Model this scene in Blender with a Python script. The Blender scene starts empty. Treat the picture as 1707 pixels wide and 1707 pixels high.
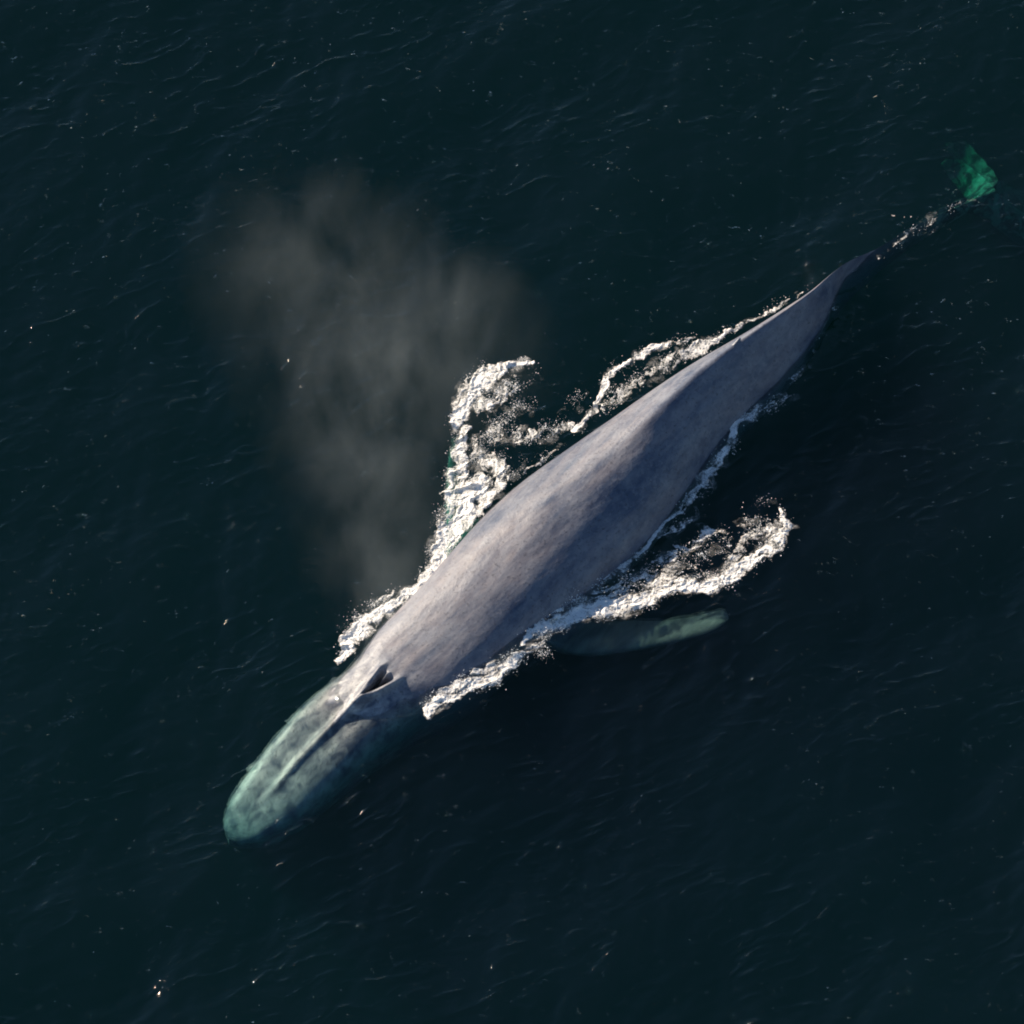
import bpy, math
import numpy as np
from mathutils import Vector

S = bpy.context.scene
COL = S.collection
R = math.radians

# ---------------------------------------------------------------- camera
TILT = R(30.0); DIST = 130.0; HALF = 12.25
FWD = np.array([0, math.sin(TILT), -math.cos(TILT)])
UPV = np.array([0, math.cos(TILT), math.sin(TILT)])
CAM = -FWD * DIST
TANH = HALF / DIST
cam = bpy.data.cameras.new('camera')
cam.sensor_width = 36; cam.lens = 18 / TANH
cam.clip_start = 1; cam.clip_end = 5000
camo = bpy.data.objects.new('camera', cam); COL.objects.link(camo)
camo.location = CAM; camo.rotation_euler = (TILT, 0, 0)
S.camera = camo

# ---------------------------------------------------------------- light
SUN_EL = R(26); SUN_AZ = R(-50)          # azimuth clockwise from +Y
SUN = np.array([math.sin(SUN_AZ)*math.cos(SUN_EL), math.cos(SUN_AZ)*math.cos(SUN_EL), math.sin(SUN_EL)])
W = bpy.data.worlds.new("World"); S.world = W; W.use_nodes = True
wn, wl = W.node_tree.nodes, W.node_tree.links
sk = wn.new('ShaderNodeTexSky'); sk.sky_type = 'NISHITA'; sk.sun_disc = False
sk.sun_elevation = SUN_EL; sk.sun_rotation = SUN_AZ; sk.air_density = 1.0; sk.dust_density = 0.0; sk.ozone_density = 4.0
wl.new(sk.outputs[0], wn['Background'].inputs[0]); wn['Background'].inputs[1].default_value = 0.055
sl = bpy.data.lights.new('sun', 'SUN'); sl.energy = 5.0; sl.angle = R(0.55); sl.color = (1.0, 0.85, 0.68)
slo = bpy.data.objects.new('sun', sl); COL.objects.link(slo)
slo.rotation_euler = Vector(SUN).to_track_quat('Z', 'Y').to_euler(); slo.location = (-60, 40, 60)
vs = S.view_settings; vs.view_transform = 'Standard'; vs.look = 'None'; vs.gamma = 1; vs.exposure = 1.2
S.view_settings.use_curve_mapping = False
S.cycles.pixel_filter_type = 'BLACKMAN_HARRIS'; S.cycles.filter_width = 1.9
S.cycles.max_bounces = 6; S.cycles.transparent_max_bounces = 12; S.cycles.volume_bounces = 0
S.cycles.volume_step_rate = 1.0; S.cycles.sample_clamp_indirect = 3; S.cycles.caustics_refractive = False; S.cycles.caustics_reflective = False

# ---------------------------------------------------------------- helpers
def unproj(px, py, z=0.0):
    px = np.asarray(px, float); py = np.asarray(py, float); z = np.asarray(z, float)
    a = (px - 853.5) / 853.5 * TANH; b = (853.5 - py) / 853.5 * TANH
    dx = a; dy = FWD[1] + b*UPV[1]; dz = FWD[2] + b*UPV[2]
    t = (z - CAM[2]) / dz
    return CAM[0] + t*dx, CAM[1] + t*dy

rng = np.random.default_rng(7)
PERM = rng.permutation(256); PERM = np.concatenate([PERM, PERM, PERM])
GA = rng.uniform(0, 2*np.pi, 256); GX, GY = np.cos(GA), np.sin(GA)
def perlin(x, y, seed=0):
    x = x + seed*17.13; y = y - seed*9.71
    xi = np.floor(x).astype(np.int64); yi = np.floor(y).astype(np.int64)
    xf = x - xi; yf = y - yi
    u = xf*xf*xf*(xf*(xf*6-15)+10); v = yf*yf*yf*(yf*(yf*6-15)+10)
    xi &= 255; yi &= 255
    def g(ix, iy, dx, dy):
        h = PERM[PERM[ix & 255] + (iy & 255)] & 255
        return GX[h]*dx + GY[h]*dy
    a = g(xi, yi, xf, yf); b = g(xi+1, yi, xf-1, yf)
    c = g(xi, yi+1, xf, yf-1); d = g(xi+1, yi+1, xf-1, yf-1)
    return ((a + u*(b-a)) + v*((c + u*(d-c)) - (a + u*(b-a)))) * 1.5
def fbm(x, y, oct=4, seed=0, gain=.5):
    s = 0; a = 1.0; t = 0
    for i in range(oct):
        s = s + a*perlin(x, y, seed+i*3.3); t += a; a *= gain; x = x*2.03; y = y*2.03
    return s/t
def ridged(x, y, oct=3, seed=0):
    s = 0; a = 1.0; t = 0
    for i in range(oct):
        s = s + a*(1-np.abs(perlin(x, y, seed+i*5.1))*2.2); t += a; a *= .55; x = x*2.1; y = y*2.1
    return np.clip(s/t, 0, 1)
def sstep(a, b, x):
    t = np.clip((x-a)/(b-a), 0, 1); return t*t*(3-2*t)

def mesh_np(name, V, F, smooth=True, attrs=None):
    V = np.asarray(V, np.float32); F = np.asarray(F, np.int32)
    k = F.shape[1]
    me = bpy.data.meshes.new(name)
    me.vertices.add(len(V)); me.vertices.foreach_set('co', V.ravel())
    me.loops.add(F.size); me.loops.foreach_set('vertex_index', F.ravel())
    me.polygons.add(len(F)); me.polygons.foreach_set('loop_start', np.arange(0, F.size, k, dtype=np.int32))
    try: me.polygons.foreach_set('loop_total', np.full(len(F), k, np.int32))
    except Exception: pass
    me.polygons.foreach_set('use_smooth', np.full(len(F), smooth, bool))
    for n, a in (attrs or {}).items():
        at = me.attributes.new(n, 'FLOAT', 'POINT'); at.data.foreach_set('value', np.asarray(a, np.float32))
    me.update(calc_edges=True); me.validate()
    return me
def link(name, me, mat=None, label=None, cat=None, kind=None, parent=None, group=None):
    o = bpy.data.objects.new(name, me); COL.objects.link(o)
    if mat: me.materials.append(mat)
    if label: o['label'] = label
    if cat: o['category'] = cat
    if kind: o['kind'] = kind
    if group: o['group'] = group
    if parent: o.parent = parent
    return o
def grid_faces(nr, nc, wrap=False):
    i = np.arange(nr-1)[:, None]; j = np.arange(nc if wrap else nc-1)[None, :]
    j2 = (j+1) % nc
    return np.stack([i*nc+j, i*nc+j2, (i+1)*nc+j2, (i+1)*nc+j], -1).reshape(-1, 4)

class NT:
    def __init__(s, name):
        s.m = bpy.data.materials.new(name); s.m.use_nodes = True
        s.n = s.m.node_tree.nodes; s.l = s.m.node_tree.links; s.n.clear()
        s.out = s.n.new('ShaderNodeOutputMaterial')
    def node(s, t, **kw):
        x = s.n.new('ShaderNode'+t)
        for k, v in kw.items(): setattr(x, k, v)
        return x
    def link(s, a, b): s.l.new(a, b)
    def set(s, node, **kw):
        for k, v in kw.items(): node.inputs[k.replace('_', ' ')].default_value = v
    def noise(s, scale, vec=None, detail=3, rough=.5, dist=0, dim='3D', w=None):
        x = s.node('TexNoise'); x.inputs['Scale'].default_value = scale; x.inputs['Detail'].default_value = detail
        x.inputs['Roughness'].default_value = rough; x.inputs['Distortion'].default_value = dist
        if vec is not None: s.link(vec, x.inputs['Vector'])
        return x.outputs['Fac']
    def ramp(s, fac, *stops):
        x = s.node('ValToRGB'); e = x.color_ramp.elements
        while len(e) < len(stops): e.new(.5)
        for q, (p, c) in zip(e, stops):
            q.position = p; q.color = (c, c, c, 1) if not hasattr(c, '__len__') else (*c, 1)
        s.link(fac, x.inputs[0]); return x.outputs[0]
    def math(s, op, a, b=None, c=None, clamp=False):
        x = s.node('Math', operation=op); x.use_clamp = clamp
        for i, v in enumerate((a, b, c)):
            if v is None: continue
            if isinstance(v, (int, float)): x.inputs[i].default_value = v
            else: s.link(v, x.inputs[i])
        return x.outputs[0]
    def mapping(s, vec, scale=(1,1,1), rot=(0,0,0), loc=(0,0,0)):
        x = s.node('Mapping'); x.inputs['Scale'].default_value = scale; x.inputs['Rotation'].default_value = rot; x.inputs['Location'].default_value = loc
        s.link(vec, x.inputs[0]); return x.outputs[0]
    def mix(s, fac, a, b):
        x = s.node('Mix', data_type='RGBA')
        for i, v in ((0, fac), (6, a), (7, b)):
            if isinstance(v, (int, float)): x.inputs[i].default_value = v
            elif isinstance(v, tuple): x.inputs[i].default_value = (*v, 1)
            else: s.link(v, x.inputs[i])
        return x.outputs[2]
    def attr(s, name):
        x = s.node('Attribute'); x.attribute_name = name; return x.outputs['Fac']

# ---------------------------------------------------------------- whale frame
A0 = np.array(unproj(372, 1388, -.7)); A1 = np.array(unproj(1640, 322, -1.6))
AX = (A1-A0)/np.linalg.norm(A1-A0); LEN = np.linalg.norm(A1-A0)
NY = np.array([AX[1], -AX[0]])            # towards the whale's lower-right side in the picture
def to_sy(px, py, z=0.0):
    x, y = unproj(px, py, z); return (x-A0[0])*AX[0]+(y-A0[1])*AX[1], (x-A0[0])*NY[0]+(y-A0[1])*NY[1]
def sy_xy(s, y): return A0[0]+s*AX[0]+y*NY[0], A0[1]+s*AX[1]+y*NY[1]
print('whale length', LEN, 'emerge', to_sy(1460,425,.2), to_sy(1387,500,0))

# ---------------------------------------------------------------- water surface height
wr = np.random.default_rng(21)
WAVES = []
for i in range(90):
    lam = 0.28 * (9.0/0.28)**(wr.random()**1.1)
    th = R(-62) + wr.normal(0, .55)           # travel direction (clockwise from +Y)
    k = 2*np.pi/lam
    amp = 0.0031*lam**1.05*wr.uniform(.5, 1.4)
    WAVES.append((k*math.sin(th), k*math.cos(th), wr.uniform(0, 2*np.pi), amp, lam))
def water_h(x, y, cell=None):
    h = np.zeros_like(x)
    wx = x + .35*perlin(x*.35, y*.35, 41); wy = y + .35*perlin(x*.35, y*.35, 57)
    for kx, ky, ph, a, lam in WAVES:
        att = 1.0 if cell is None else np.clip((lam/np.maximum(cell, 1e-3)-2.5)/3, 0, 1)
        h += att*a*np.sin(kx*wx + ky*wy + ph)
    pat = sstep(-.28, .35, fbm(x*.22, y*.3, 3, 3))
    att = 1.0 if cell is None else np.clip((.5/np.maximum(cell, 1e-3)-2.5)/3, 0, 1)
    # short steep cusps that stand in patches
    c, s_ = math.cos(R(22)), math.sin(R(22))
    u = x*c + y*s_; v = -x*s_ + y*c
    q = ridged(u*.50+.22*perlin(x*.6, y*.6, 88), v*1.35+.22*perlin(x*.6, y*.6, 99), 3, 9)
    h += att*(.12*pat+.006)*q**6
    c, s_ = math.cos(R(8)), math.sin(R(8)); u = x*c + y*s_; v = -x*s_ + y*c
    q2 = ridged(u*1.0+.3*v, v*2.9, 2, 29); pat2 = sstep(.05, .5, perlin(x*.5, y*.6, 63))
    h += att*.014*pat2*q2**5
    return h
def calm(s, y):                               # water smoothed by the whale along its flanks
    return 1.0

# ================================================================ WATER
def axis_pts(lo, hi, step, far, n):
    c = np.arange(lo, hi+1e-6, step)
    g = np.geomspace(step*1.3, far, n); 
    return np.concatenate([(lo - np.cumsum(g))[::-1], c, hi + np.cumsum(g)])
gx = axis_pts(-13.2, 13.2, .036, 60, 42); gy = axis_pts(-15.5, 17.0, .042, 60, 42)
X, Y = np.meshgrid(gx, gy)
cellx = np.gradient(gx); celly = np.gradient(gy)
cell = np.maximum(*np.meshgrid(cellx, celly))
H = water_h(X.ravel(), Y.ravel(), cell.ravel())
RIM = [unproj(a_, b_) for a_, b_ in [(560,1118),(558,1140),(566,1170),(576,1193),(600,1204),(635,1210),(665,1206),(690,1198)]]
rd = np.full(X.size, 9.0)
near = np.abs(X.ravel()+3.2)+np.abs(Y.ravel()+5.2) < 5
xr, yr = X.ravel()[near], Y.ravel()[near]; dd = np.full(xr.size, 9.0)
for (xa, ya), (xb, yb) in zip(RIM[:-1], RIM[1:]):
    ex, ey = xb-xa, yb-ya; uu = np.clip(((xr-xa)*ex+(yr-ya)*ey)/(ex*ex+ey*ey), 0, 1)
    dd = np.minimum(dd, np.hypot(xr-xa-uu*ex, yr-ya-uu*ey))
rd[near] = dd; H = H + .05*np.exp(-(rd/.08)**2)
# meniscus: the sea heaps up in a rim where the head breaks the surface
ws_ = (X.ravel()-A0[0])*AX[0]+(Y.ravel()-A0[1])*AX[1]; wy_ = (X.ravel()-A0[0])*NY[0]+(Y.ravel()-A0[1])*NY[1]
V = np.stack([X.ravel(), Y.ravel(), H], -1)
nr, nc = X.shape
F = grid_faces(nr, nc)
# skirt and bottom so that the sea is one closed body of water
peri = np.concatenate([np.arange(nc), np.arange(1, nr)*nc+nc-1, (nr-1)*nc+np.arange(nc-2, -1, -1), np.arange(nr-2, 0, -1)*nc])
low = V[peri].copy(); low[:, 2] = -30
b0 = len(V); n = len(peri); V = np.concatenate([V, low, [[0, 0, -30]]])
ii = np.arange(n); jj = (ii+1) % n
skirt = np.stack([peri[ii], b0+ii, b0+jj, peri[jj]], -1)
me = bpy.data.meshes.new('water')
tri = np.stack([b0+jj, b0+ii, np.full(n, b0+n)], -1)
V = V.astype(np.float32)
me.vertices.add(len(V)); me.vertices.foreach_set('co', V.ravel())
Q = np.concatenate([F, skirt]); li = np.concatenate([Q.ravel(), tri.ravel()]).astype(np.int32)
me.loops.add(len(li)); me.loops.foreach_set('vertex_index', li)
me.polygons.add(len(Q)+len(tri))
me.polygons.foreach_set('loop_start', np.concatenate([np.arange(len(Q))*4, len(Q)*4+np.arange(len(tri))*3]).astype(np.int32))
me.polygons.foreach_set('use_smooth', np.concatenate([np.ones(len(F), bool), np.zeros(n*2, bool)]))
me.update(calc_edges=True)

t = NT('sea_water')
geo = t.node('NewGeometry'); pos = geo.outputs['Position']
mp = t.mapping(pos, (1, 1.9, 1), (0, 0, R(-24)))
n1 = t.noise(2.6, mp, 4, .55, .5); n2 = t.noise(9, mp, 3, .6, .4); n3 = t.noise(.35, pos, 2)
patch = t.ramp(n3, (.38, .25), (.62, 1.0))
hgt = t.math('ADD', t.math('MULTIPLY', n1, .023), t.math('MULTIPLY', n2, .0065))
hgt = t.math('MULTIPLY', hgt, patch)
spm = t.ramp(t.noise(1.7, mp, 4, .75, 1.0), (.60, 0.), (.70, 1.))      # sparse pockets of steep little ripples
spk = t.math('MULTIPLY', t.math('MULTIPLY', t.noise(20, mp, 2, .5, .5), .012), spm)
pin = t.ramp(t.noise(4.5, pos, 3, .7), (.65, 0.), (.73, 1.))      # rare pin-sharp facets
spk = t.math('ADD', spk, t.math('MULTIPLY', t.math('MULTIPLY', t.noise(26, pos, 1, .5), .035), pin))
hgt = t.math('ADD', hgt, spk)
bp = t.node('Bump'); bp.inputs['Strength'].default_value = 1.0; bp.inputs['Distance'].default_value = 1.0
t.link(hgt, bp.inputs['Height'])
gl = t.node('BsdfGlossy'); gl.inputs['Roughness'].default_value = .03; gl.inputs['Color'].default_value = (1, 1, 1, 1)
t.link(bp.outputs[0], gl.inputs['Normal'])
dt = t.node('VectorMath', operation='DOT_PRODUCT'); t.link(bp.outputs[0], dt.inputs[0]); t.link(geo.outputs['Incoming'], dt.inputs[1])
cosv = t.math('ABSOLUTE', dt.outputs['Value'])
schl = t.math('ADD', t.math('MULTIPLY', t.math('POWER', t.math('SUBTRACT', 1.0, cosv, clamp=True), 5.0), .98), .02)
tr0 = t.node('BsdfTransparent'); rf = t.node('BsdfRefraction'); rf.inputs['IOR'].default_value = 1.333; rf.inputs['Roughness'].default_value = .02
t.link(bp.outputs[0], rf.inputs['Normal'])
tr = t.node('MixShader'); tr.inputs[0].default_value = .45; t.link(tr0.outputs[0], tr.inputs[1]); t.link(rf.outputs[0], tr.inputs[2])
mx = t.node('MixShader'); t.link(schl, mx.inputs[0]); t.link(tr.outputs[0], mx.inputs[1]); t.link(gl.outputs[0], mx.inputs[2])
t.link(mx.outputs[0], t.out.inputs['Surface'])
va = t.node('VolumeAbsorption'); va.inputs['Color'].default_value = (0.37, 0.855, 0.80, 1); va.inputs['Density'].default_value = 0.95
vsn = t.node('VolumeScatter'); vsn.inputs['Color'].default_value = (0.42, 0.60, 1.0, 1); vsn.inputs['Density'].default_value = .016
vsn.inputs['Anisotropy'].default_value = 0.0
ad = t.node('AddShader'); t.link(va.outputs[0], ad.inputs[0]); t.link(vsn.outputs[0], ad.inputs[1])
t.link(ad.outputs[0], t.out.inputs['Volume'])
water = link('water', me, t.m, 'dark teal open sea with small faint ripples around the whale', None, 'structure')

# ================================================================ WHALE
def table(pts, s):
    pts = np.array(pts, float); o = np.argsort(pts[:, 0]); return np.interp(s, pts[o, 0], pts[o, 1])
def smooth(a, s, w):
    ds = np.arange(s[0], s[-1]+.02, .02); v = np.interp(ds, s, a)
    k = np.exp(-.5*(np.arange(-int(3*w/.02), int(3*w/.02)+1)*.02/w)**2); k /= k.sum()
    pad = len(k)//2; lo = 2*v[0]-v[1:pad+1][::-1]; hi = 2*v[-1]-v[-pad-1:-1][::-1]
    v = np.convolve(np.concatenate([lo, v, hi]), k, 'valid'); return np.interp(s, ds, v)
LEFT = [(384,1385,-.6),(378,1362,-.6),(388,1330,-.6),(404,1304,-.6),(430,1269,-.6),(463,1228,-.6),(503,1182,-.55),(541,1146,-.4),(577,1113,-.1),(600,1083,0),(644,1043,0),(680,1003,0),(712,973,0),(747,932,0),
        (788,877,0),(847,812,.1),(891,781,.2),(943,745,.3),(993,702,.4),(1052,663,.5),(1097,625,.5),(1155,586,.6),(1199,561,.6),(1243,539,.6),(1302,513,.5),(1350,489,.4),(1379,473,.3),(1407,459,.2),(1436,443,.1),(1460,432,0),(1491,408,-.3),(1541,374,-.6),(1598,345,-.9),(1640,322,-1.1)]
RIGHT = [(384,1396,-.7),(405,1412,-.7),(430,1412,-.7),(465,1394,-.7),(508,1364,-.7),(568,1309,-.7),(640,1246,-.6),(700,1193,-.3),(740,1160,0),(785,1130,0),(826,1107,0),(855,1080,0),(897,1044,0),(955,996,0),
         (1014,953,0),(1075,905,0),(1117,850,0),(1145,808,0),(1176,768,0),(1199,735,0),(1220,705,0),(1251,682,0),(1284,655,0),(1317,630,0),(1340,600,0),(1360,567,0),(1376,538,0),(1387,512,-.1),(1405,484,-.6),(1440,452,-.8),(1475,430,-.8),(1510,410,-.8),(1560,379,-.9),(1620,345,-1.1),(1650,322,-1.2)]
Lsy = np.array([to_sy(*p) for p in LEFT]); Rsy = np.array([to_sy(*p) for p in RIGHT])
BH_S, BH_Y = to_sy(632, 1140, .35)             # blowhole
print('blowhole at', BH_S, BH_Y, 'fin', to_sy(1225, 577, 1.0))
st = np.unique(np.concatenate([np.linspace(0, 1, 40)**1.8*.8, np.arange(.8, BH_S-1.6, .05), np.arange(BH_S-1.6, BH_S+.8, .018), np.arange(BH_S+.8, LEN, .05), [LEN]]))
Lsy = Lsy[Lsy[:, 0] > .85]; Rsy = Rsy[Rsy[:, 0] > .85]
def outl(T):                                   # straight run-out towards the snout, rounded by tipf
    T = T[np.argsort(T[:, 0])]; s0 = T[0, 0]; sl_ = 0
    v = np.interp(st, T[:, 0], T[:, 1]); v = np.where(st < s0, T[0, 1]+sl_*(st-s0), v); k_ = sstep(5, 8, st)*(1-sstep(18.8, 20, st))
    return smooth(v, st, .3)*(1-k_)+smooth(v, st, 1.0)*k_
yL = outl(Lsy); yR = outl(Rsy); print('head', Lsy[:5], Rsy[:5])
ZT = [(0,-.75),(.5,-.46),(1.5,-.28),(2.5,-.16),(3.5,-.07),(4.0,.01),(4.5,.10),(5.4,.23),(6.5,.38),(8,.62),(10,.88),(12,1.08),(14,1.22),(16,1.22),(18,1.08),(20,.76),(20.8,.48),(21.4,.16),(22.0,-.18),(22.8,-.36),(23.5,-.45),(24.3,-.62),(LEN,-1.25)]
ZB = [(0,-1.1),(.5,-1.7),(2,-2.3),(5,-2.9),(9,-3.1),(13,-2.9),(17,-2.4),(20,-1.7),(22,-1.1),(24,-1.1),(LEN,-1.4)]
ZW = [(0,-.8),(1,-.75),(3,-.68),(5,-.55),(8,-.3),(14,-.15),(20,-.15),(21.5,-.25),(22.3,-.6),(22.9,-.8),(24,-1.0),(LEN,-1.3)]
ZO = [(0,-.8),(4.6,-.75),(5.6,-.1),(6.2,0),(21.5,0),(22.5,-.3),(LEN,-1.3)]   # height at which the outline above was read
PW = [(0,4.5),(3,6),(5,3.0),(8,2.2),(12,1.9),(15,1.7),(18,1.5),(20,1.35),(22,1.4),(LEN,1.8)]
KE = [(0,0),(.9,.0),(1.6,.05),(3,.085),(4.3,.11),(5,.08),(5.6,.0),(12,0),(14,.06),(17,.16),(20,.2),(21.2,.30),(21.8,.32),(22.4,.26),(22.9,.24),(23.6,.24),(24.6,.1),(LEN,0)]
zt = smooth(table(ZT, st), st, .35); zb = smooth(table(ZB, st), st, .35); zw = smooth(table(ZW, st), st, .35)
zo = smooth(table(ZO, st), st, .3); pw = smooth(table(PW, st), st, .5); ke = smooth(table(KE, st), st, .25)
Hh = np.maximum(zt-zw, .02); q = np.clip((zo-zw)/Hh, 0, .85)
rr = np.interp(st, [0, 6, 9, 15, 20, LEN], [.38, .48, .62, .78, .8, .7])
fac = np.power(1-q**(1/rr), 1/pw)
cy = (yL+yR)/2; hw = (yR-yL)/2/np.maximum(fac, .5)
# tip closes round
tipf = np.power(np.clip(1-(1-np.clip(st/1.6, 0, 1))**2.3, 0, 1), .58); hw = hw*tipf+.004
tail = np.clip((LEN-st)/.25, 0, 1); hw = np.maximum(hw*np.sqrt(tail+.02), .03)
NP_ = 150
th_t = np.linspace(0, np.pi, 170, endpoint=True)     # over the top from right (+) to left (-)
th_b = np.linspace(np.pi, 2*np.pi, 72)[1:-1]
TH = np.concatenate([th_t, th_b])
# denser near the crown
tt = np.linspace(-1, 1, 170); top_c = -np.sign(tt)*(.45*np.abs(tt)+.55*np.abs(tt)**2.2)
c_all = np.concatenate([top_c, np.cos(th_b)])
def sect(i):
    w, p, H1, H2 = hw[i], pw[i], max(zt[i]-zw[i], .02), max(zw[i]-zb[i], .05)
    c = top_c
    z1 = zw[i] + H1*np.power(np.clip(1-np.abs(c)**p, 0, 1), rr[i])
    c2 = np.cos(th_b); z2 = zw[i] - H2*np.abs(np.sin(th_b))**.9
    pe = 1+.9*np.clip((st[i]-7)/4, 0, 1); c2 = np.sign(c2)*np.abs(c2)**pe
    return cy[i]+w*np.concatenate([c, c2]), np.concatenate([z1, z2])
YY = np.zeros((len(st), len(TH))); ZZ = np.zeros_like(YY)
for i in range(len(st)): YY[i], ZZ[i] = sect(i)
SS = np.repeat(st[:, None], len(TH), 1)
lat = YY - cy[:, None]; rel = lat/hw[:, None]
topm = np.zeros(len(TH), bool); topm[:170] = True
up = topm[None, :] & (np.abs(rel) < .98)
# keel / rostral ridge
kw = np.interp(st, [0, 5.5, 13, 18, 22, LEN], [.075, .09, .22, .2, .13, .12])[:, None]
kr = (lat)**2/(2*kw**2)
ZZ += np.where(topm, ke[:, None]*np.exp(-kr), 0)
# roll of the tail stock: the back leans a little to the whale's left in the picture
roll = np.interp(st, [0, 4, 8, 14, 18, 22, LEN], [0, .0, .08, .10, .10, .04, 0])[:, None]
YY -= np.where(topm[None, :], roll*np.clip(ZZ-zw[:, None], 0, None)*(1-rel**2), 0)
# dorsal fin: a small hooked blade
fs, fy = to_sy(1228, 574, 1.25)
# blowhole splash guard in whale coordinates (b: along body from the guard's front, a: across)
b = SS-BH_S; a = lat
arm = np.clip((b+.75)/1.2, 0, 1.6)                 # guard arms open backwards
ow = .025+.20*np.clip(b+.5, 0, .8); ay = ow+.08
guard = .12*np.exp(-((np.abs(a)-ay)/.085)**2)*sstep(-.95, -.2, b)*(1-sstep(.25, .75, b))
front = .13*np.exp(-(a/.12)**2)*sstep(-1.3, -.6, b)*(1-sstep(-.6, -.1, b))
mound = .10*np.exp(-(a/.55)**2-((b+.1)/.75)**2)
slot = -.24*(1-sstep(.55, 1.15, np.abs(a)/ow))*sstep(-.52, -.28, b)*(1-sstep(.12, .42, b))
trough = .17*np.exp(-(a/.035)**2)*sstep(-.02, .2, b)*(1-sstep(.25, .45, b))
ZZ += np.where(topm, guard+front+mound+slot+trough, 0)
# shoulder folds and slow undulations of the back
ZZ += np.where(up, .018*fbm(SS*.8, YY*2.2, 3, 77)+.03*fbm(SS*.3, YY*.9, 2, 12), 0)
WX = A0[0]+SS*AX[0]+YY*NY[0]; WY = A0[1]+SS*AX[1]+YY*NY[1]
V = np.stack([WX, WY, ZZ], -1).reshape(-1, 3)
nR, nC = YY.shape; F = grid_faces(nR, nC, True)
c0 = V[:nC].mean(0); c1 = V[-nC:].mean(0); k0 = len(V)
V = np.concatenate([V, [c0, c1]])
me = bpy.data.meshes.new('blue_whale')
faces = F.tolist() + [[(j+1) % nC, j, k0] for j in range(nC)] + [[k0-nC+j, k0-nC+(j+1) % nC, k0+1] for j in range(nC)]
me.from_pydata(V.tolist(), [], faces)
import bmesh
def recalc(me):
    bm = bmesh.new(); bm.from_mesh(me); bmesh.ops.recalc_face_normals(bm, faces=bm.faces)
    bm.to_mesh(me); bm.free()
recalc(me)
def blade(name, path, n_c=28, thick=.16):
    """path: list of (leading px,py, trailing px,py, z, thickness) from root to tip -> closed lens-section blade"""
    P = np.array(path, float); k = len(P); u = np.linspace(0, 1, k); uu = np.linspace(0, 1, 46)
    P = np.stack([np.interp(uu, u, P[:, i]) for i in range(P.shape[1])], 1)
    for _ in range(4): P[1:-1] = .25*P[:-2]+.5*P[1:-1]+.25*P[2:]
    a = np.linspace(0, 2*np.pi, n_c, endpoint=False); vs = []
    for r in P:
        l = np.array(unproj(r[0], r[1], r[4])); e = np.array(unproj(r[2], r[3], r[4]))
        for q in a:
            f = (1-math.cos(q))/2; x, y = l+(e-l)*f
            vs.append((x, y, r[4]+math.sin(q)*r[5]*(1-.55*f)+(r[6] if len(r) > 6 else 0)*(f-.5)))
    n = len(P); F = grid_faces(n, n_c, True).tolist()
    F += [list(range(n_c))[::-1], list(range((n-1)*n_c, n*n_c))]
    m = bpy.data.meshes.new(name); m.from_pydata(vs, [], F); recalc(m); return m
FL_R = blade('f', [(850,1000,900,990,-.75,.22),(880,1060,960,1020,-.72,.20),(930,1090,990,1035,-.68,.17),(1000,1095,1040,1034,-.62,.14),(1070,1083,1095,1036,-.56,.11),(1130,1070,1148,1030,-.48,.09),(1170,1060,1180,1022,-.42,.06),(1200,1046,1203,1016,-.38,.04),(1214,1033,1213,1024,-.37,.015)])
FL_L = blade('f', [(770,960,830,880,-1.5,.26),(735,940,780,880,-1.6,.24),(738,900,780,850,-1.65,.2),(742,850,780,820,-1.65,.17),(742,812,778,785,-1.6,.14),(745,777,770,755,-1.5,.1),(752,748,762,740,-1.45,.04)])
FK_L = blade('f', [(1600,350,1660,322,-1.25,.14,.2),(1606,338,1654,319,-1.7,.13,.5),(1614,322,1638,307,-2.3,.10,.6),(1599,302,1615,290,-2.6,.07,.7),(1584,285,1596,277,-2.6,.05,.6),(1570,268,1583,266,-2.4,.03,.3)])
FK_R = blade('f', [(1600,350,1650,318,-1.35,.14,.1),(1632,362,1672,326,-1.8,.13,-.1),(1660,385,1702,345,-2.3,.10,-.3),(1690,410,1735,372,-2.6,.08,-.3),(1735,430,1762,405,-2.9,.05,-.2),(1770,445,1780,435,-3.1,.03,0)])
# dorsal fin blade (vertical), in whale frame
def dorsal():
    prof = [(-.22,.02),(-.10,.08),(.0,.12),(.07,.145),(.12,.15),(.13,.13),(.10,.10),(.13,.03),(.2,-.15),(-.42,-.15)]
    i = np.argmin(np.abs(st-fs)); zz = zt[i]+ke[i]; yy0 = cy[i]-roll[i, 0]*(zz-zw[i])
    vs = []; n = len(prof)
    for side in (-1, 1):
        for (s_, h_) in prof:
            th = .045*(1-np.clip(h_, 0, .3)/.34)
            s2 = fs+s_; y2 = yy0-.10*h_ + side*th
            x, y = sy_xy(s2, y2); vs.append((x, y, zz+h_-.05-.09*s_*0))
    F = [list(range(n)), list(range(n, 2*n))[::-1]] + [[j, (j+1) % n, n+(j+1) % n, n+j] for j in range(n)]
    m = bpy.data.meshes.new('d'); m.from_pydata(vs, [], F); recalc(m); return m
body = bpy.data.objects.new('b', me); COL.objects.link(body)
cut = []
for m in (FL_R, FL_L, FK_L, FK_R, dorsal()):
    o = bpy.data.objects.new('u', m); COL.objects.link(o); cut.append(o)
    md = body.modifiers.new('u', 'BOOLEAN'); md.operation = 'UNION'; md.solver = 'EXACT'; md.object = o
dg = bpy.context.evaluated_depsgraph_get()
wm = bpy.data.meshes.new_from_object(body.evaluated_get(dg)); wm.name = 'blue_whale'
for o in cut+[body]: bpy.data.objects.remove(o)
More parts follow.
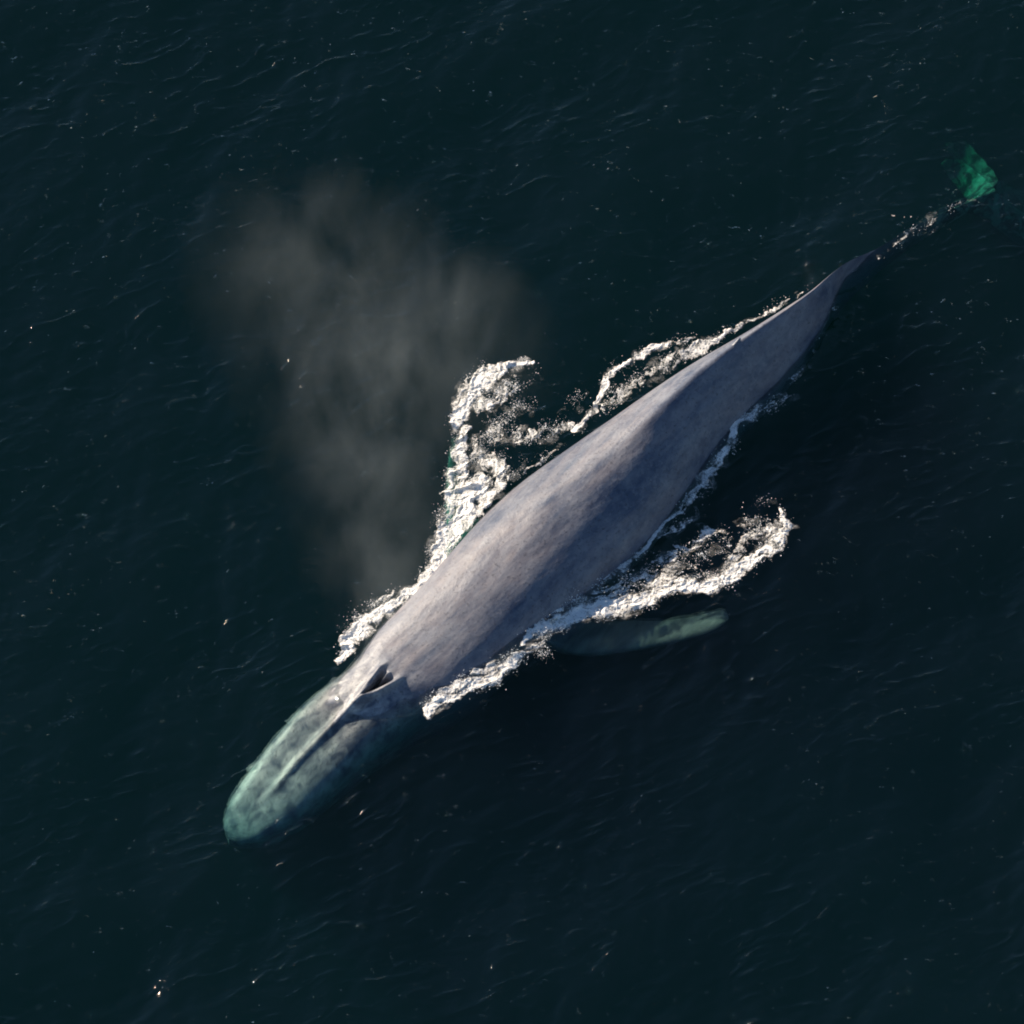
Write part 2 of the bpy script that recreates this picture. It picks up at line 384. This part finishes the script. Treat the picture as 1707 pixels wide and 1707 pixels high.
vn = len(wm.vertices); co = np.zeros(vn*3, np.float32); wm.vertices.foreach_get('co', co); co = co.reshape(-1, 3)
vsw = (co[:, 0]-A0[0])*AX[0]+(co[:, 1]-A0[1])*AX[1]; vyw = (co[:, 0]-A0[0])*NY[0]+(co[:, 1]-A0[1])*NY[1]
latv = vyw-np.interp(vsw, st, cy)
bb = vsw-BH_S
owv = .025+.20*np.clip(bb+.5, 0, .8)
nostv = (1-sstep(.5, 1.1, np.abs(latv)/owv))*sstep(-.5, -.22, bb)*(1-sstep(.08, .36, bb))*(co[:, 2] > -.3)*(1-.85*np.exp(-(latv/.03)**2)*sstep(-.02, .15, bb))
for nme, arr in (('along', vsw), ('across', latv), ('nostril', nostv)):
    at = wm.attributes.new(nme, 'FLOAT', 'POINT'); at.data.foreach_set('value', arr.astype(np.float32))
wm.polygons.foreach_set('use_smooth', np.ones(len(wm.polygons), bool))
wm.materials.clear()

t = NT('whale_skin')
cx = t.node('CombineXYZ'); t.link(t.attr('along'), cx.inputs[0]); t.link(t.attr('across'), cx.inputs[1])
gz = t.node('NewGeometry'); sz = t.node('SeparateXYZ'); t.link(gz.outputs['Position'], sz.inputs[0]); t.link(sz.outputs[2], cx.inputs[2])
v0 = cx.outputs[0]
stre = t.noise(1.0, t.mapping(v0, (.35, 1.9, .6)), 5, .6, .6)
blot = t.noise(2.1, t.mapping(v0, (.6, 1.1, 1)), 5, .62, .3)
mott_caustic = t.noise(3.8, t.mapping(v0, (.75, 1, 1)), 3, .55, .5)
spk = t.noise(13, v0, 3, .7)
col = t.mix(t.ramp(stre, (.36, 0.), (.64, 1.)), (.040, .058, .100), (.165, .152, .165))
col = t.mix(t.ramp(blot, (.42, 0.), (.62, .65)), col, (.155, .165, .195))
hd = t.ramp(t.math('MULTIPLY', t.attr('along'), 1/25), (.02, 1.), (.17, .9), (.24, 0.12))   # head mottle: real skin pattern, contrast raised to stand in for caustics
mc = t.mix(t.ramp(mott_caustic, (.36, 0.), (.66, 1.)), (.055, .075, .105), (.42, .43, .42))
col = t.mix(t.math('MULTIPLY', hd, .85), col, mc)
col = t.mix(t.ramp(t.noise(7.5, t.mapping(v0, (.8, 1, 1)), 4, .7, .4), (.52, 0.), (.66, .38)), col, (.21, .215, .24))
col = t.mix(t.ramp(spk, (.56, 0.), (.66, .6)), col, (.045, .048, .06))
lim = t.math('ADD', t.math('MULTIPLY', t.math('SUBTRACT', t.math('ABSOLUTE', t.attr('across')), 1.75), 3.0, clamp=True), t.math('MULTIPLY', t.math('SUBTRACT', t.attr('along'), 22.2), 1.5, clamp=True), clamp=True)
fl_ = t.mix(t.ramp(t.noise(3.0, t.mapping(v0, (.5, 1.6, 1), (0, 0, R(35))), 4, .6, .3), (.35, 0.), (.68, 1.)), (.06, .07, .07), (.17, .175, .165))
lc = t.mix(t.math('SUBTRACT', t.attr('along'), 23.5, clamp=True), fl_, t.mix(t.ramp(t.noise(2.3, v0, 4, .62, .6), (.47, 0.), (.55, 1.)), (.03, .042, .036), (.33, .34, .30)))   # pale flippers; hard fluke blotches painted for light broken by the surface
col = t.mix(lim, col, lc)
col = t.mix(t.attr('nostril'), col, (.012, .014, .012))
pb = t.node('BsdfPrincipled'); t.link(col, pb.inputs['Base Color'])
pb.inputs['Roughness'].default_value = .42; pb.inputs['IOR'].default_value = 1.38
t.link(t.ramp(stre, (.3, .3), (.7, .55)), pb.inputs['Roughness'])
bp = t.node('Bump'); bp.inputs['Strength'].default_value = .4; bp.inputs['Distance'].default_value = .05
t.link(t.math('ADD', t.math('MULTIPLY', blot, .7), t.math('MULTIPLY', spk, .3)), bp.inputs['Height']); t.link(bp.outputs[0], pb.inputs['Normal'])
t.link(pb.outputs[0], t.out.inputs['Surface'])
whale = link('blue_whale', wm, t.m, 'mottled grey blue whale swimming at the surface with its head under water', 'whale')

# ================================================================ FOAM
t = NT('sea_foam')
g = t.node('NewGeometry'); p = g.outputs['Position']
f = t.attr('cover')
n1 = t.noise(13, p, 4, .68, 1.1); n2 = t.noise(40, p, 2, .6)
al = t.math('ADD', f, t.math('MULTIPLY', t.math('SUBTRACT', t.math('ADD', t.math('MULTIPLY', n1, .7), t.math('MULTIPLY', n2, .3)), .5), 3.4))
al = t.ramp(al, (.05, 0.), (1.0, 1.))
al = t.math('MULTIPLY', al, t.ramp(f, (.0, 0.), (.10, 1.)))
rg = t.math('SUBTRACT', 1.0, t.math('MULTIPLY', t.math('ABSOLUTE', t.math('SUBTRACT', t.noise(3.2, p, 4, .7, 1.2), .5)), 9.0), clamp=True)   # thin strands of bubbles
vv = t.math('MULTIPLY', t.attr('veil'), t.math('ADD', .25, t.math('MULTIPLY', t.math('POWER', rg, 2.0), 1.9)))
al = t.math('MAXIMUM', al, vv, clamp=True)
df = t.node('BsdfDiffuse'); df.inputs['Color'].default_value = (.95, .935, .89, 1)
tl = t.node('BsdfTranslucent'); tl.inputs['Color'].default_value = (.93, .93, .89, 1)
bp = t.node('Bump'); bp.inputs['Strength'].default_value = .35; bp.inputs['Distance'].default_value = .02
t.link(n1, bp.inputs['Height']); t.link(bp.outputs[0], df.inputs['Normal'])
m1 = t.node('MixShader'); m1.inputs[0].default_value = .22; t.link(df.outputs[0], m1.inputs[1]); t.link(tl.outputs[0], m1.inputs[2])
m2 = t.node('MixShader'); t.link(al, m2.inputs[0]); tr = t.node('BsdfTransparent'); t.link(tr.outputs[0], m2.inputs[1]); t.link(m1.outputs[0], m2.inputs[2])
t.link(m2.outputs[0], t.out.inputs['Surface'])
FOAM = t.m
t = NT('spray_drop')
df = t.node('BsdfPrincipled'); df.inputs['Base Color'].default_value = (.88, .9, .9, 1); df.inputs['Roughness'].default_value = .35
t.link(df.outputs[0], t.out.inputs['Surface']); DROP = t.m

from mathutils.bvhtree import BVHTree
wtree = BVHTree.FromPolygons([tuple(c) for c in co.tolist()], [tuple(pl.vertices) for pl in wm.polygons])
OCT = np.array([(1,0,0),(-1,0,0),(0,1,0),(0,-1,0),(0,0,1),(0,0,-1)], float)
OCF = np.array([(0,2,4),(2,1,4),(1,3,4),(3,0,4),(2,0,5),(1,2,5),(3,1,5),(0,3,5)])
def strokes_field(x, y, strokes):
    f = np.zeros_like(x)
    for stk in strokes:
        P = [(*unproj(p[0], p[1]), p[2]/69.7, p[3] if len(p) > 3 else 1.0) for p in stk]
        if len(P) == 1: P = P*2
        for (x0, y0, r0, i0), (x1, y1, r1, i1) in zip(P[:-1], P[1:]):
            dx, dy = x1-x0, y1-y0; L2 = dx*dx+dy*dy+1e-9
            u = np.clip(((x-x0)*dx+(y-y0)*dy)/L2, 0, 1)
            d = np.hypot(x-x0-u*dx, y-y0-u*dy); r = r0+(r1-r0)*u
            v = (i0+(i1-i0)*u)*np.clip(1.5-d/r, 0, 1.0)
            f = np.maximum(f, v)
    return f
def foam(name, label, strokes, seed, relief=.16, lace=1.0, drops=600, veil=.38, ang=20, step=.0125):
    allp = [p for s_ in strokes for p in s_]
    xs, ys = zip(*[unproj(p[0], p[1]) for p in allp]); m = .9
    ax = np.arange(min(xs)-m, max(xs)+m, step); ay = np.arange(min(ys)-m, max(ys)+m, step)
    X, Y = np.meshgrid(ax, ay); sh = X.shape; x = X.ravel(); y = Y.ravel()
    wx = x+.10*perlin(x*2.5, y*2.5, seed)+.03*perlin(x*9, y*9, seed+1)
    wy = y+.10*perlin(x*2.5, y*2.5, seed+2)+.03*perlin(x*9, y*9, seed+4)
    f = strokes_field(wx, wy, strokes)
    ca, sa = math.cos(R(ang)), math.sin(R(ang)); ux = (wx*ca+wy*sa)*.55; uy = -wx*sa+wy*ca
    web = ridged(ux*2.3, uy*2.3, 2, seed+5); web2 = ridged(ux*6.5, uy*6.5, 2, seed+6); web3 = ridged(x*17, y*17, 2, seed+9)
    tex = .40*web+.36*web2+.24*web3
    hol = fbm(ux*4.5, uy*4.5, 3, seed+15)
    cov = f*1.2 - (1-tex)*lace*(1.75-f*.75) - 1.5*np.clip(hol-.10, 0, 1)
    cov = np.where(f > 0.02, cov, -1)
    bil = np.abs(fbm(wx*3.2, wy*3.2, 3, seed+8, .6))
    h = water_h(x, y) + .010 + .62*relief*np.clip(f, 0, 1)**1.2*(.95*bil + .30*(tex-.35)+.06*(web3-.4))*sstep(-.05, .35, cov)
    h = np.maximum(h, water_h(x, y)+.006)
    vl = np.clip(strokes_field(wx+.22*perlin(x*1.7, y*1.7, seed+40), wy+.22*perlin(x*1.7, y*1.7, seed+43), [[(p[0], p[1], p[2]*.9+1, p[3] if len(p) > 3 else 1) for p in s_] for s_ in strokes])*.75, 0, 1)**1.8*(.12+.95*sstep(-.15, .35, fbm(wx*2.2, wy*2.2, 4, seed+21, .6)))*veil
    ok = ((cov > -.02) | (vl > .02)).reshape(sh)
    cellok = ok[:-1, :-1] & ok[1:, :-1] & ok[:-1, 1:] & ok[1:, 1:]
    idx = np.arange(x.size).reshape(sh)
    F = np.stack([idx[:-1, :-1], idx[:-1, 1:], idx[1:, 1:], idx[1:, :-1]], -1)[cellok]
    used, inv = np.unique(F.ravel(), return_inverse=True)
    V = np.stack([x[used], y[used], h[used]], -1)
    F = inv.reshape(-1, 4)
    # spray drops round the foam
    r2 = np.random.default_rng(int(seed*10))
    w8 = (np.exp(-((cov+.10)/.14)**2)*(f > .04)*np.clip(f*2.2, 0, 1)+.01*(f > .1))*sstep(-.1, .3, perlin(x*2.2, y*2.2, seed+31))+1e-9; w8 /= w8.sum()
    k = r2.choice(x.size, drops, p=w8)
    dxs = x[k]+r2.normal(0, .07, drops); dys = y[k]+r2.normal(0, .07, drops)
    hz = water_h(dxs, dys)+.01+np.abs(r2.normal(0, .10, drops))*relief/.16
    rad = .0035+.010*r2.random(drops)**3
    me = mesh_np(name, V, F, True, {'cover': np.clip(cov[used]*1.3+.15, -.5, 1.3), 'veil': vl[used]})
    o = link(name, me, FOAM, label, 'sea foam', 'stuff')
    DV = (OCT[None]*rad[:, None, None]*r2.uniform(.6, 1.5, (drops, 1, 3))+np.stack([dxs, dys, hz], -1)[:, None])
    DF = (OCF[None]+np.arange(drops)[:, None, None]*6).reshape(-1, 3)
    dm = mesh_np('spray', DV.reshape(-1, 3), DF, False)
    d = link('spray', dm, DROP, None, None, 'stuff', o)
    print(name, len(F))
    return o

foam('foam', 'thin bright foam running along the left edge of the head and shoulder',
     [[(568,1098,9),(580,1070,14),(600,1045,17),(625,1025,17),(655,1008,12),(690,985,12),(715,955,10),(735,925,14)],
      [(590,1040,12,.55),(615,1015,12,.5),(650,990,6,.7),(655,978,4,.6)]], 3, .14, .8, 600, ang=40)
foam('foam', 'wide lacy mass of white foam over the left flipper with a curled head',
     [[(738,915,20),(752,880,26),(768,850,32),(790,828,34),(800,805,26)],
      [(760,850,22),(760,810,20,.95),(768,770,15,.95),(768,735,12,.95),(778,712,9)],
      [(775,868,20,.95),(805,838,20,.92),(835,808,14,.85)],
      [(835,790,22,.8),(800,760,26,.68),(820,730,34,.62),(860,720,26,.55),(790,745,26,.66)],
      [(850,800,12,.8),(870,780,12,.5)],
      [(765,704,12),(768,680,17),(785,655,24),(808,632,24),(835,615,15),(865,607,7),(888,608,4)],
      [(815,668,36,.78),(848,650,30,.62),(868,690,30,.42),(850,640,30,.5)],
      [(830,700,16,.6),(865,733,20,.6),(900,728,15,.66),(930,716,13,.66),(955,705,9,.75)],
      [(890,625,7,.4),(900,640,6,.3)]], 11, .15, 1.0, 2600, veil=.42, ang=70)
foam('foam', 'thin looping foam crest and lace beside the left rear flank',
     [[(958,722,5),(975,702,6),(992,680,6),(1003,655,6),(1012,632,7),(1030,612,7),(1048,600,5),(1066,592,6),(1085,577,8),(1105,572,7),(1130,570,5,.7),(1165,562,5,.6),(1185,560,4,.5)],
      [(1010,680,10,.8),(1025,662,14,.62),(1045,645,18,.6),(1075,628,17,.62),(1100,610,16,.64),(1130,592,14,.75),(1160,578,10,.95),(1190,566,7,1.0)],
      [(1190,563,5),(1225,545,4,.9),(1260,528,3,.9),(1300,506,3,.8),(1345,484,3,.6)],
      [(850,808,3,.55),(880,786,3,.6),(900,772,4,.6),(940,744,3,.5)],
      [(960,680,14,.38),(935,700,14,.42),(970,655,10,.3)]], 23, .12, .95, 1300, ang=60)
foam('foam', 'bluish thin foam trail in the shade along the right rear flank',
     [[(1320,658,8,.4),(1290,677,14,.55),(1264,688,14,.66),(1243,697,13,.82),(1230,707,11,1),(1222,727,10,.92),(1213,750,10,.84),(1199,768,10,.8),(1178,792,11,.74),(1158,820,10,.76),(1140,842,8,.72),(1110,868,4,.8),(1098,882,4,1),(1078,905,4,.9),(1060,922,6,.8),(1030,942,6,.7),(1005,958,3,.9)],
      [(1160,850,7,.5),(1150,868,6,.6),(1125,880,8,.6),(1100,893,6,.66)],
      [(1390,515,4,.35),(1365,570,5,.35),(1345,605,6,.4),(1320,640,7,.45)],
      [(1205,770,7,.45),(1170,825,8,.5)],
      [(1250,720,14,.3),(1270,700,14,.35)]], 37, .07, .85, 600, veil=.5, ang=50)
foam('foam', 'long bright foam wake of the right flipper ending in a curled tip',
     [[(868,1078,4),(885,1062,9),(905,1048,15),(935,1035,17),(975,1020,20),(1010,1010,20),(1045,1003,20),(1080,998,17),(1100,985,14,.95),(1130,975,18),(1165,982,15),(1195,975,18),(1225,962,17),(1250,938,14),(1280,922,14),(1300,898,14),(1312,882,9),(1305,862,5),(1298,850,3)],
      [(975,1000,12,.75),(1020,985,16,.72),(1060,968,18,.72),(1095,965,18,.75),(1130,945,16,.62),(1165,955,14,.6)],
      [(1060,955,14,.62),(1100,938,14,.75),(1135,918,14,.7),(1165,905,12,.7),(1180,886,10,1.0),(1200,885,6,.8)],
      [(900,1040,8,.8),(935,1010,10,.78),(980,980,11,.74),(1020,955,8,.66),(1075,915,5,.55)],
      [(1210,960,14,.75),(1225,930,13,.8),(1245,905,13,.75),(1270,890,14,.72),(1295,885,10,.8)],
      [(1232,880,12,.66),(1255,872,10,.6),(1285,870,8,.5)],
      [(1180,930,22,.45),(1210,905,16,.45)],
      [(1275,840,14,.28),(1240,850,12,.25),(1300,840,10,.3)]], 51, .15, 1.0, 2800, ang=18)
foam('foam', 'bright foam streak off the right side of the throat, pointed at the front',
     [[(714,1196,6),(718,1180,10),(738,1166,13),(765,1152,14),(795,1143,13),(820,1132,16),(842,1118,10,.95),(862,1100,10,.9),(885,1085,9,.75),(905,1072,8,.66)],
      [(790,1125,9,.75),(825,1118,9,.7)],
      [(880,1098,10,.55),(905,1093,7,.55),(915,1088,5,.45)]], 67, .14, .85, 900, ang=30)

foam('foam', 'faint pale wash added for the glints, ripples and lit ridge of the sunken tail stock',
     [[(1385,482,3,.5),(1410,466,3,.6),(1435,449,2,.5)],  # foam strokes drawn in for wet glints, here along the ridge
      [(1462,434,2,.6),(1480,421,4,.54),(1505,401,5,.52),(1524,387,4,.58),(1545,375,6,.55),(1565,364,8,.5),(1598,349,9,.42),(1625,335,6,.4)],  # foam in place of the pale lit keel under water
      [(1470,358,2,.6),(1490,365,3,.55),(1515,368,2,.5),(1540,372,2,.5)],
      [(1505,398,2,.6),(1530,396,2,.5),(1560,390,2,.5)]], 83, .03, 1.0, 90, veil=.30, ang=35)

# ================================================================ BLOW (mist)
def blow():
    x0, x1, y0, y1, z0, z1 = -9, 2.4, -5.2, 10.2, .38, 5.2
    V = [(x, y, z) for z in (z0, z1) for y in (y0, y1) for x in (x0, x1)]
    F = [(0,2,3,1),(4,5,7,6),(0,1,5,4),(2,6,7,3),(0,4,6,2),(1,3,7,5)]
    m = bpy.data.meshes.new('blow_mist'); m.from_pydata(V, [], F)
    t = NT('mist'); g = t.node('NewGeometry'); P = g.outputs['Position']
    tot = None
    # (picture x, y, height z, radii along x, y, z, strength)
    puffs = [(640,1110,.6,.4,.45,.4,.9),(690,1070,.9,.8,.5,.45,1.1),(760,1030,1.1,1.1,.6,.45,.5),(820,1235,.7,1.5,.6,.4,.32),(650,1010,1.2,.8,1.2,.6,.85),(635,890,1.8,1.25,1.7,.8,.70),(620,740,2.3,1.9,1.7,.9,.55),
             (690,600,2.8,2.4,1.5,.9,.66),(560,560,2.9,2.2,1.8,.9,.34),(470,430,3.1,2.0,1.4,.9,.30),(780,500,2.9,1.2,1.0,.8,.50),(530,340,3.3,2.0,1.1,.8,.22),(640,440,3.0,1.6,1.0,.8,.36)]
    for (px, py, z, rx, ry, rz, k) in puffs:
        c = unproj(px, py, z)
        mp = t.mapping(P, (1/rx, 1/ry, 1/rz), (0, 0, 0), (-c[0]/rx, -c[1]/ry, -z/rz))
        ln = t.node('VectorMath', operation='DOT_PRODUCT'); t.link(mp, ln.inputs[0]); t.link(mp, ln.inputs[1])
        e = t.math('MULTIPLY', t.math('POWER', 2.71828, t.math('MULTIPLY', ln.outputs['Value'], -1.1)), k)
        tot = e if tot is None else t.math('ADD', tot, e)
    nz = t.noise(.62, t.mapping(P, (1.25, .7, 1.2), (0, 0, R(-20))), 6, .70, .22)
    d = t.math('MULTIPLY', tot, t.ramp(nz, (.38, .08), (.64, 1.35)))
    d = t.math('SUBTRACT', d, .02); d = t.math('MAXIMUM', d, 0)
    pv = t.node('VolumePrincipled'); pv.inputs['Color'].default_value = (.82, .92, .97, 1); pv.inputs['Anisotropy'].default_value = .25
    t.link(t.math('MULTIPLY', d, .088), pv.inputs['Density'])
    t.link(pv.outputs[0], t.out.inputs['Volume'])
    link('blow_mist', m, t.m, 'thin grey cloud of breath mist drifting up and left from the blowhole', 'mist', 'stuff')
    t.m.cycles.homogeneous_volume = False
blow()
